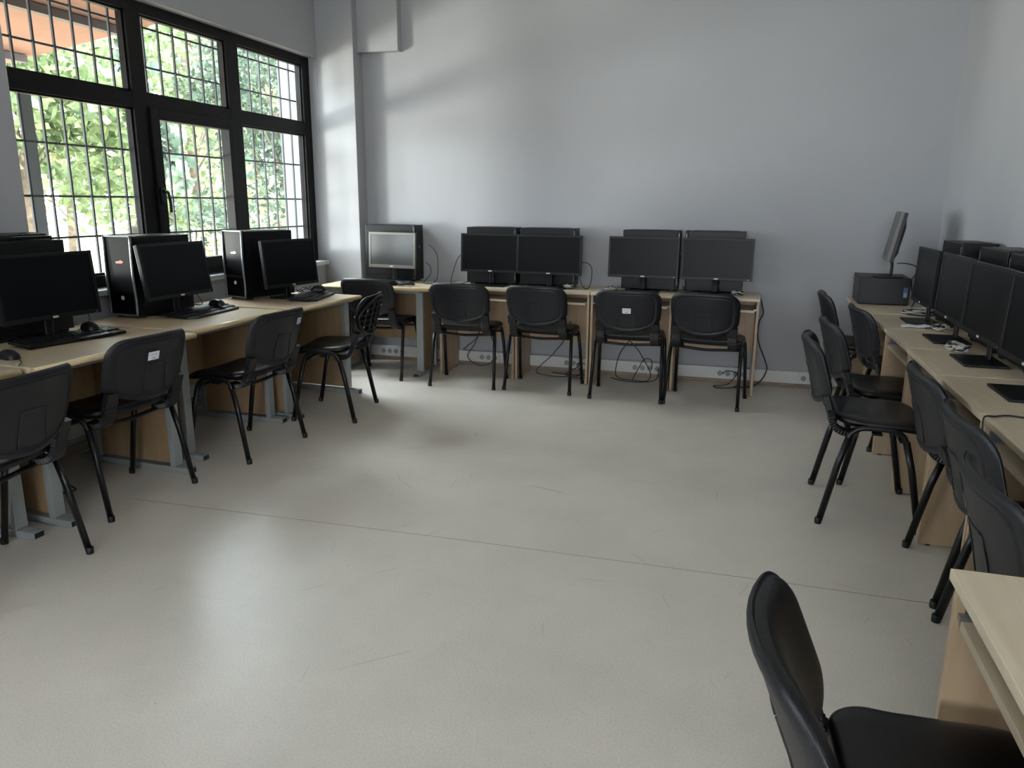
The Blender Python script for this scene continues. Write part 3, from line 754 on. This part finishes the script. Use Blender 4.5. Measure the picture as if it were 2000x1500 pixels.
def mouse(label, loc, rot, group, tail):
    t = thing('mouse', label, 'mouse', loc, rot, group)
    def fn(x, y, z): return (x*(1-.10*math.cos(y*28)), y, z)
    m = MB(); m.plate(.032, .056, .030, lambda r: .038*(1-r**2.4)**.5*(1) + .002, lambda r: 0, fn, M['black_plastic'], rings=8, n=40); m.build('body', None, t)
    m = MB(); m.tube([(0, -.018, .036), (0, -.030, .0345), (0, -.040, .031)], .004, M['rubber'], n=8); m.build('wheel', None, t)
    m = MB(); m.tube(tail, .0018, M['cable'], n=6, smooth=6); m.build('cord', None, t)
    return t
mouse('black mouse resting on the keyboard of the nearest window desk', (-3.175, 3.06, DZ+.031), 75, 'mice on the window desks', [(0, -.054, .008), (.02, -.10, .0), (.06, -.12, -.02), (.10, -.06, -.028)])
mouse('black mouse resting on the middle window keyboard', (-3.175, 4.06, DZ+.031), 85, 'mice on the window desks', [(0, -.054, .008), (.03, -.09, -.006), (.10, -.06, -.02), (.17, .0, -.028), (.20, .05, -.0285), (.16, .02, -.0285)])
mouse('black mouse resting on the keyboard at the far end of the window desks', (-3.01, 5.0, DZ+.031), 110, 'mice on the window desks', [(0, -.054, .008), (-.03, -.09, .0), (-.08, -.12, -.02), (-.12, -.05, -.028)])
mouse('black mouse at the left picture edge on the nearest window desk', (-3.03, 2.475, Z0), 80, 'mice on the window desks', [(0, -.054, .008), (-.02, -.12, .002), (-.08, -.2, .002)])
mouse('black mouse lying beside the keyboard in the back left corner', (-2.80, 5.80, Z0), -50, None, [(0, -.054, .008), (.05, -.06, .002), (.10, .02, .002), (.20, .12, .002)])
# telephone-like dark lump beside that mouse: folded cable pouch
def heap(name, label, cate, loc, rx, ry, n, r, m_, seed, dark=None, up=.02):
    rnd = random.Random(seed); m = MB()
    for k in range(n):
        a0 = rnd.random()*6.28; P = []
        for j in range(9):
            a = a0+j*.9; q = .55+.45*rnd.random()
            P.append((rx*q*math.cos(a), ry*q*math.sin(a), r+up*rnd.random()))
        m.tube(P, r, (dark if dark and k % 3 == 0 else m_), n=6, smooth=5)
    o = m.build(name, None); o.location = loc; return tag(o, label, cate)
heap('coiled_cable', 'coil of black cable in front of the grey-framed screen', 'cable', (-2.68, 5.82, Z0), .085, .05, 6, .004, M['cable'], 3, up=.03)
GC = 'tangled pale cables between the screens'
def pale(label, x, y, seed, rx=.06, ry=.09): heap('tangled_cable', label, 'cable', (x, y, Z0), rx, ry, 6, .0045, M['cable_white'], seed, M['cable'], .028)['group'] = GC
pale('tangle of pale cables at the foot of the wide screen on the right desks', 1.02, 4.07, 11, .05, .10)
pale('tangle of pale and black cables behind the folded paper on the right desks', 1.10, 5.38, 12, .10, .09)
pale('small tangle of pale cables between the two farthest screens on the right desks', 1.08, 4.70, 13, .05, .06)
pale('pale cable tangle left of the foot of the third wide screen on the back wall', -.99, 6.05, 14, .055, .05)
pale('pale cable tangle right of the foot of the rightmost back wall screen', -.02, 6.05, 15, .055, .05)
pale('pale cable tangle right of the foot of the second wide screen on the back wall', -1.33, 6.06, 16, .06, .05)

# folded paper, small white box
m = MB(); T = Matrix.Translation((.985, 4.80, Z0)) @ rotz(-4)
t2 = bmesh.new(); P = [(-.085, 0), (-.04, .006), (0, .002), (.045, .009), (.085, .003)]
A = [[t2.verts.new((x, y, z)) for x, z in P] for y in (-.045, .045)]
for i in range(4): t2.faces.new((A[0][i], A[0][i+1], A[1][i+1], A[1][i]))
r = bmesh.ops.extrude_face_region(t2, geom=list(t2.faces)); bmesh.ops.translate(t2, vec=(0, 0, .003), verts=[e for e in r['geom'] if isinstance(e, bmesh.types.BMVert)])
bmesh.ops.recalc_face_normals(t2, faces=t2.faces)
m.merge(t2, M['paper'], T); tag(m.build('folded_paper', None), 'folded white paper lying on the right wall desk in front of a screen', 'paper')
m = MB(); m.box((-.035, -.045, 0), (.035, .045, .004), M['birch'], bev=.001); o = m.build('wooden_offcut', None); o.location = (-1.64, 5.945, Z0); o.rotation_euler = (0, 0, -.2)
tag(o, 'small pale wooden offcut lying on the back wall desk between two screens', 'offcut')

# ------------------------------------------------------------------ loose cables
def cable(label, pts, r=.0035, m_='cable', group=None, k=8):
    m = MB(); m.tube(pts, r, M[m_], n=7, smooth=k); return tag(m.build('power_cable', None), label, 'cable', group)
GW = 'cables hanging below the back wall desks'
cable('black cable loop hanging below the leftmost birch desk', [(-2.20, 6.27, .45), (-2.16, 6.22, .36), (-2.20, 6.20, .22), (-2.27, 6.20, .10), (-2.17, 6.19, .03), (-2.05, 6.20, .06), (-2.03, 6.22, .2), (-2.09, 6.25, .35), (-2.10, 6.27, .45)], group=GW)
cable('black cable slanting from a wall socket below the leftmost birch desk', [(-2.34, 6.27, .14), (-2.28, 6.24, .19), (-2.20, 6.24, .26), (-2.16, 6.25, .38)], group=GW)
cable('black cable in loose coils on the floor below the second birch desk', [(-1.36, 6.26, .45), (-1.40, 6.22, .30), (-1.50, 6.18, .16), (-1.62, 6.12, .03), (-1.50, 6.08, .006), (-1.32, 6.10, .006), (-1.24, 6.15, .02), (-1.28, 6.18, .10), (-1.22, 6.26, .09)], group=GW)
cable('black plugged cable curling below the second birch desk', [(-1.28, 6.265, .085), (-1.28, 6.18, .07), (-1.36, 6.12, .02), (-1.28, 6.06, .006), (-1.18, 6.10, .006), (-1.20, 6.16, .012), (-1.34, 6.16, .008), (-1.50, 6.2, .008)], group=GW)
cable('black cable coiled and plugged in below the chair with the label mid-back', [(-.86, 6.27, .42), (-.85, 6.24, .33), (-.92, 6.22, .22), (-.95, 6.20, .10), (-.93, 6.15, .02), (-.80, 6.12, .008), (-.68, 6.12, .01), (-.66, 6.17, .06), (-.70, 6.2, .13), (-.78, 6.24, .24), (-.88, 6.25, .34)], group=GW)
cable('black cable looping up to the socket below the third birch desk', [(-.98, 6.14, .012), (-.88, 6.09, .006), (-.74, 6.08, .006), (-.62, 6.12, .02), (-.60, 6.20, .06), (-.61, 6.265, .084)], group=GW)
cable('black plugged cable arched over the sockets below the third birch desk', [(-.80, 6.12, .012), (-.76, 6.18, .10), (-.72, 6.21, .17), (-.67, 6.22, .17), (-.66, 6.25, .12), (-.665, 6.265, .084)], group=GW)
cable('black cable lying behind the rightmost chair, plugged into the wall', [(-.08, 6.265, .084), (-.09, 6.20, .10), (-.05, 6.17, .13), (.03, 6.18, .10), (.02, 6.12, .02), (-.10, 6.08, .006), (-.15, 6.12, .01), (-.04, 6.14, .03), (.04, 6.2, .15), (.06, 6.26, .30)], group=GW)
cable('black cable hanging down the wall beside the right end of the back desks', [(.155, 6.30, .70), (.175, 6.30, .64), (.185, 6.30, .58), (.160, 6.30, .52), (.155, 6.29, .42), (.175, 6.28, .33), (.225, 6.26, .22), (.245, 6.24, .15), (.215, 6.22, .07), (.16, 6.2, .02), (.08, 6.16, .006), (.0, 6.14, .006)], .005)
cable('black cable drooping behind the grey-framed screen onto the desk', [(-2.62, 6.18, 1.06), (-2.57, 6.16, 1.04), (-2.52, 6.14, .97), (-2.505, 6.12, .86), (-2.51, 6.10, .78), (-2.53, 6.08, .752), (-2.48, 6.05, .75), (-2.44, 6.07, .75)], .003)
cable('thin black cable curling on the desk right of the grey-framed screen', [(-2.62, 6.12, .92), (-2.57, 6.10, .88), (-2.56, 6.08, .82), (-2.60, 6.02, .752), (-2.52, 5.98, .749), (-2.46, 6.02, .749), (-2.41, 5.98, .749), (-2.36, 6.03, .749), (-2.32, 6.0, .749)], .003)
cable('black cable arching from the leftmost wide screen down to the desk', [(-2.275, 6.10, 1.0), (-2.32, 6.11, .96), (-2.36, 6.12, .87), (-2.385, 6.12, .79), (-2.38, 6.10, .751), (-2.34, 6.06, .75), (-2.28, 6.08, .75), (-2.22, 6.1, .77)], .003)
cable('black cable looping out to the right of the second wide screen', [(-1.235, 6.06, .96), (-1.20, 6.08, .955), (-1.165, 6.09, .92), (-1.16, 6.09, .84), (-1.18, 6.09, .76), (-1.21, 6.07, .75), (-1.24, 6.05, .80), (-1.26, 6.06, .88)], .003)
cable('black video cable from the edge-on screen down behind the box computer', [(1.03, 5.88, 1.03), (1.07, 5.84, 1.035), (1.13, 5.80, 1.02), (1.14, 5.79, .98), (1.12, 5.80, .93), (1.13, 5.82, .86), (1.15, 5.80, .78), (1.12, 5.7, .753)], .004)
cable('thin black cable over the front edge of the near right wall desk', [(1.02, 2.80, DZ+.004), (.95, 2.77, DZ+.004), (.88, 2.79, DZ+.004), (.83, 2.76, DZ+.005), (.796, 2.745, DZ+.003), (.793, 2.73, .70), (.797, 2.72, .655)], .003)
cable('black cable in loops on the desk between the box computer and the paper', [(1.16, 5.60, .752), (1.08, 5.52, .752), (1.02, 5.40, .752), (1.04, 5.30, .752), (1.12, 5.27, .752), (1.18, 5.34, .752), (1.15, 5.45, .755)], .004)
cable('thin pale cable hanging over the front of the third birch desk', [(-.96, 6.02, .752), (-1.02, 5.95, .75), (-1.06, 5.89, .75), (-1.073, 5.860, .742), (-1.076, 5.858, .66)], .0025, 'cable_white')
cable('black cables lying below the nearest window desks', [(-3.5, 2.55, .16), (-3.40, 2.60, .10), (-3.30, 2.66, .02), (-3.18, 2.72, .006), (-3.12, 2.80, .006), (-3.25, 2.85, .006), (-3.38, 2.82, .03), (-3.42, 2.9, .15)])
cable('black cable plugged in below the middle window desk', [(-3.56, 3.62, .168), (-3.48, 3.62, .14), (-3.40, 3.58, .05), (-3.30, 3.50, .006), (-3.22, 3.58, .006), (-3.30, 3.72, .006), (-3.45, 3.78, .02)])
cable('black cables in loops below the far end of the window desks', [(-3.3, 5.45, .02), (-3.2, 5.35, .01), (-3.08, 5.38, .006), (-3.05, 5.48, .006), (-3.15, 5.55, .006), (-3.3, 5.52, .02)])
cable('thin black cable hanging under the nearest window screen', [(-3.31, 3.19, .86), (-3.315, 3.20, .80), (-3.32, 3.19, .756), (-3.36, 3.16, .75)], .002)
cable('black cable under the middle window screen', [(-3.30, 4.02, .86), (-3.30, 4.07, .80), (-3.31, 4.10, .765), (-3.30, 4.16, .752), (-3.34, 4.2, .75)], .003)
heap('tangled_cable', 'tangle of black and white cables behind the far window keyboard', 'cable', (-3.13, 5.02, Z0), .05, .10, 5, .0035, M['cable'], 21, M['cable_white'], .045)

# ------------------------------------------------------------------ outside
GZ = -.35
m = MB(); m.box((-40, -12, GZ-.2), (XL-.22, 40, GZ)); struct(m.build('floor_outside', M['ground']))
m = MB(); m.box((XL-.42, 6.22, GZ), (XL-.22, 6.46, ZC+.2)); tag(m.build('wall_buttress', M['concrete']), 'pale rendered pier outside, right of the barred window', 'pier')
m = MB(); m.box((-.012, -.040, GZ), (.012, .040, 2.10)); o = m.build('awning_post', M['concrete']); o.location = (-4.2, 3.775, 0)
tag(o, 'pale grey post outside seen through the left pane', 'post')
t = thing('awning', 'orange sloping awning outside over the left window pane', 'awning', (XL-.22, 0, 0))
m = MB()
def az(x): return 2.70+.143*(x)      # x negative outwards
th = .05
t2 = bmesh.new(); P = [(0, az(0)), (-3.2, az(-3.2))]
v = []
for y in (-1.0, 4.92):
    v.append([t2.verts.new((P[0][0], y, P[0][1])), t2.verts.new((P[1][0], y, P[1][1])), t2.verts.new((P[1][0], y, P[1][1]+th)), t2.verts.new((P[0][0], y, P[0][1]+th))])
t2.faces.new(v[0]); t2.faces.new(v[1][::-1])
for i in range(4): t2.faces.new((v[0][i], v[0][(i+1) % 4], v[1][(i+1) % 4], v[1][i]))
bmesh.ops.recalc_face_normals(t2, faces=t2.faces); m.merge(t2, M['awning']); m.build('canopy', None, t)
for x in (-.55, -1.5, -2.6):
    m = MB(); m.box((x-.03, -1, az(x)-.055), (x+.03, 4.85, az(x)-.002)); m.build('purlin', M['awning_beam'], t)

def leaf_cluster(mb, c, R3, n, size, m_, rnd, shell=.55):
    bm = mb.bm; i = mb.mi(m_)
    for k in range(n):
        d = Vector((rnd.gauss(0, 1), rnd.gauss(0, 1), rnd.gauss(0, 1))).normalized()*(shell+(1-shell)*rnd.random())
        p = Vector((c[0]+d.x*R3[0], c[1]+d.y*R3[1], c[2]+d.z*R3[2]))
        a = Vector((rnd.gauss(0, 1), rnd.gauss(0, 1), rnd.gauss(0, .7))).normalized(); b = a.orthogonal().normalized()
        b = (Matrix.Rotation(rnd.random()*6.28, 3, a) @ b)
        s = size*(.6+.8*rnd.random()); w = s*.36
        v = [bm.verts.new(q) for q in (p, p+a*s*.45+b*w, p+a*s, p+a*s*.45-b*w)]
        f = bm.faces.new(v); f.material_index = i
def tree(label, loc, h, crown, n, size, m_, seed, tr=.12, name='leafy_tree', cate='tree', group='trees beyond the window'):
    rnd = random.Random(seed); t = thing(name, label, cate, loc, 0, group)
    m = MB(); P = [(0, 0, 0), (.06, .03, h*.3), (-.04, .05, h*.6), (.02, 0, h*.85)]
    m.sweep(cat(P, 5), [(tr*math.cos(2*math.pi*k/10), tr*math.sin(2*math.pi*k/10)) for k in range(10)], M['bark'], scales=[1-.6*i/15 for i in range(16)])
    blobs = []
    for k in range(crown[3]):
        a = rnd.random()*6.28; q = rnd.random()**.5
        c = (crown[0]*q*math.cos(a), crown[0]*q*math.sin(a), crown[1]+(crown[2]-crown[1])*rnd.random())
        blobs.append(c)
    for c in blobs[:14]:
        zt = min(h*.75, max(h*.2, c[2]*.6)); m.sweep(cat([(0, 0, zt), (c[0]*.4, c[1]*.4, (zt+c[2])/2+.1), c], 4), [(.022*math.cos(2*math.pi*j/6), .022*math.sin(2*math.pi*j/6)) for j in range(6)], M['bark'], scales=[1-.08*i for i in range(9)])
    m.build('trunk', None, t)
    m = MB()
    for c in blobs: leaf_cluster(m, c, [crown[4]*(.7+.6*rnd.random())]*3, n//len(blobs), size, m_, rnd, .25)
    m.build('foliage', None, t)
tree('large pale green tree standing outside the middle of the window', (-10.4, 12.9, GZ), 5.2, (1.9, 1.3, 6.8, 34, .75), 7500, .15, M['leaf_a'], 1)
tree('dark green bushy tree filling the right panes of the window', (-6.5, 10.1, GZ), 4.2, (1.35, .3, 5.2, 46, .62), 17000, .085, M['leaf_b'], 2)
tree('tree with thin pale foliage behind the dark green one', (-11.5, 17.5, GZ), 6.0, (2.4, .8, 8.0, 40, .9), 9500, .17, M['leaf_c'], 3)
tree('light green tree overhanging the left panes of the window', (-10.2, 8.9, GZ), 5.0, (1.9, 1.9, 6.0, 30, .7), 5600, .20, M['leaf_a'], 4)
tree('distant tree seen low through the left panes', (-20, 19.0, GZ), 6.0, (2.8, 2.0, 7.5, 26, 1.1), 3600, .26, M['leaf_c'], 5)
tree('distant pale tree beyond the sunny yard', (-18, 26, GZ), 7.0, (3.4, 1.0, 8.5, 34, 1.2), 7000, .26, M['leaf_c'], 6)
tree('low shrub outside under the middle pane', (-5.9, 7.9, GZ), 1.0, (.45, .4, 1.35, 14, .30), 2600, .075, M['leaf_c'], 8, .03, 'garden_shrub', 'shrub', None)
# hanging sprig with large leaves near the mullion
rnd = random.Random(31); t = thing('leafy_branch', 'hanging branch with large dark leaves seen just left of the window mullion', 'branch', (-6.2, 7.05, 2.9))
P = cat([(0, 0, 1.2), (-.1, -.1, .5), (-.25, .12, -.15), (-.05, .25, -.75), (.05, .42, -1.25)], 8); m = MB(); m.tube(P, .012, M['bark'], n=6); m.build('twig', None, t)
m = MB()
for p in P:
    for q in range(9): leaf_cluster(m, p, (.17, .17, .12), 1, .17, M['leaf_b'], rnd, .1)
m.build('leaves', None, t)

# motor scooter parked outside, mirrors showing above the sill
t = thing('motor_scooter', 'grey motor scooter parked outside, its two round mirrors showing above the sill', 'scooter', (-4.75, 5.05, GZ), 0)
m = MB()
for y in (-.60, .62):
    T = Matrix.Translation((0, y, .24)) @ Matrix.Rotation(R(90), 4, 'Y')
    w = MB(); w.lathe([(.12, -.04), (.20, -.045), (.235, -.03), (.24, 0), (.235, .03), (.20, .045), (.12, .04)], M['rubber'], T, 28); w.lathe([(.02, -.05), (.13, -.03), (.13, .03), (.02, .05)], M['silver'], T, 20); w.build('wheel', None, t)
m.prism([(-.62, .35), (-.50, .62), (.05, .55), (.20, .28), (.55, .30), (.70, .42), (.60, .62), (.80, .58), (.78, .40), (.62, .20), (-.45, .22)][:0] or [(-.75, .42), (-.62, .62), (-.05, .60), (.12, .30), (.42, .30), (.50, .95), (.58, 1.02), (.66, .80), (.62, .30), (.40, .18), (-.40, .20)], -.14, .14, M['post'], Matrix.Rotation(R(90), 4, 'Y') @ Matrix.Rotation(R(90), 4, 'Z'), bev=.02)
m.build('body', None, t)
m = MB(); m.plate(.12, .34, .10, lambda r: .07*(1-r**4)**.5, lambda r: 0, lambda x, y, z: (x, y-.36, z+.62), M['vinyl'], rings=6, n=40); m.build('saddle', None, t)
m = MB(); m.tube([(-.33, .44, 1.10), (-.15, .50, 1.12), (0, .52, 1.08), (.15, .50, 1.12), (.33, .44, 1.10)], .015, M['black_metal'], n=8, smooth=4)
m.tube([(0, .52, 1.08), (0, .60, .30)], .025, M['black_metal'], n=8); m.build('handlebar', None, t)
for sx, yy in ((-1, .44), (1, .44)):
    m = MB(); m.tube([(sx*.20, .49, 1.12), (sx*.25, .47, 1.25), (sx*.30, .42, 1.42)], .006, M['black_metal'], n=8, smooth=4); st_ = m.build('mirror_stem', None, t)
    m = MB(); m.lathe([(.001, -.012), (.05, -.012), (.062, 0), (.060, .006), (.001, .006)], M['bezel_grey'], Matrix.Translation((sx*.31, .42, 1.50)) @ rotz(-40*sx) @ Matrix.Rotation(R(90), 4, 'X'), 28); m.build('mirror', None, st_)
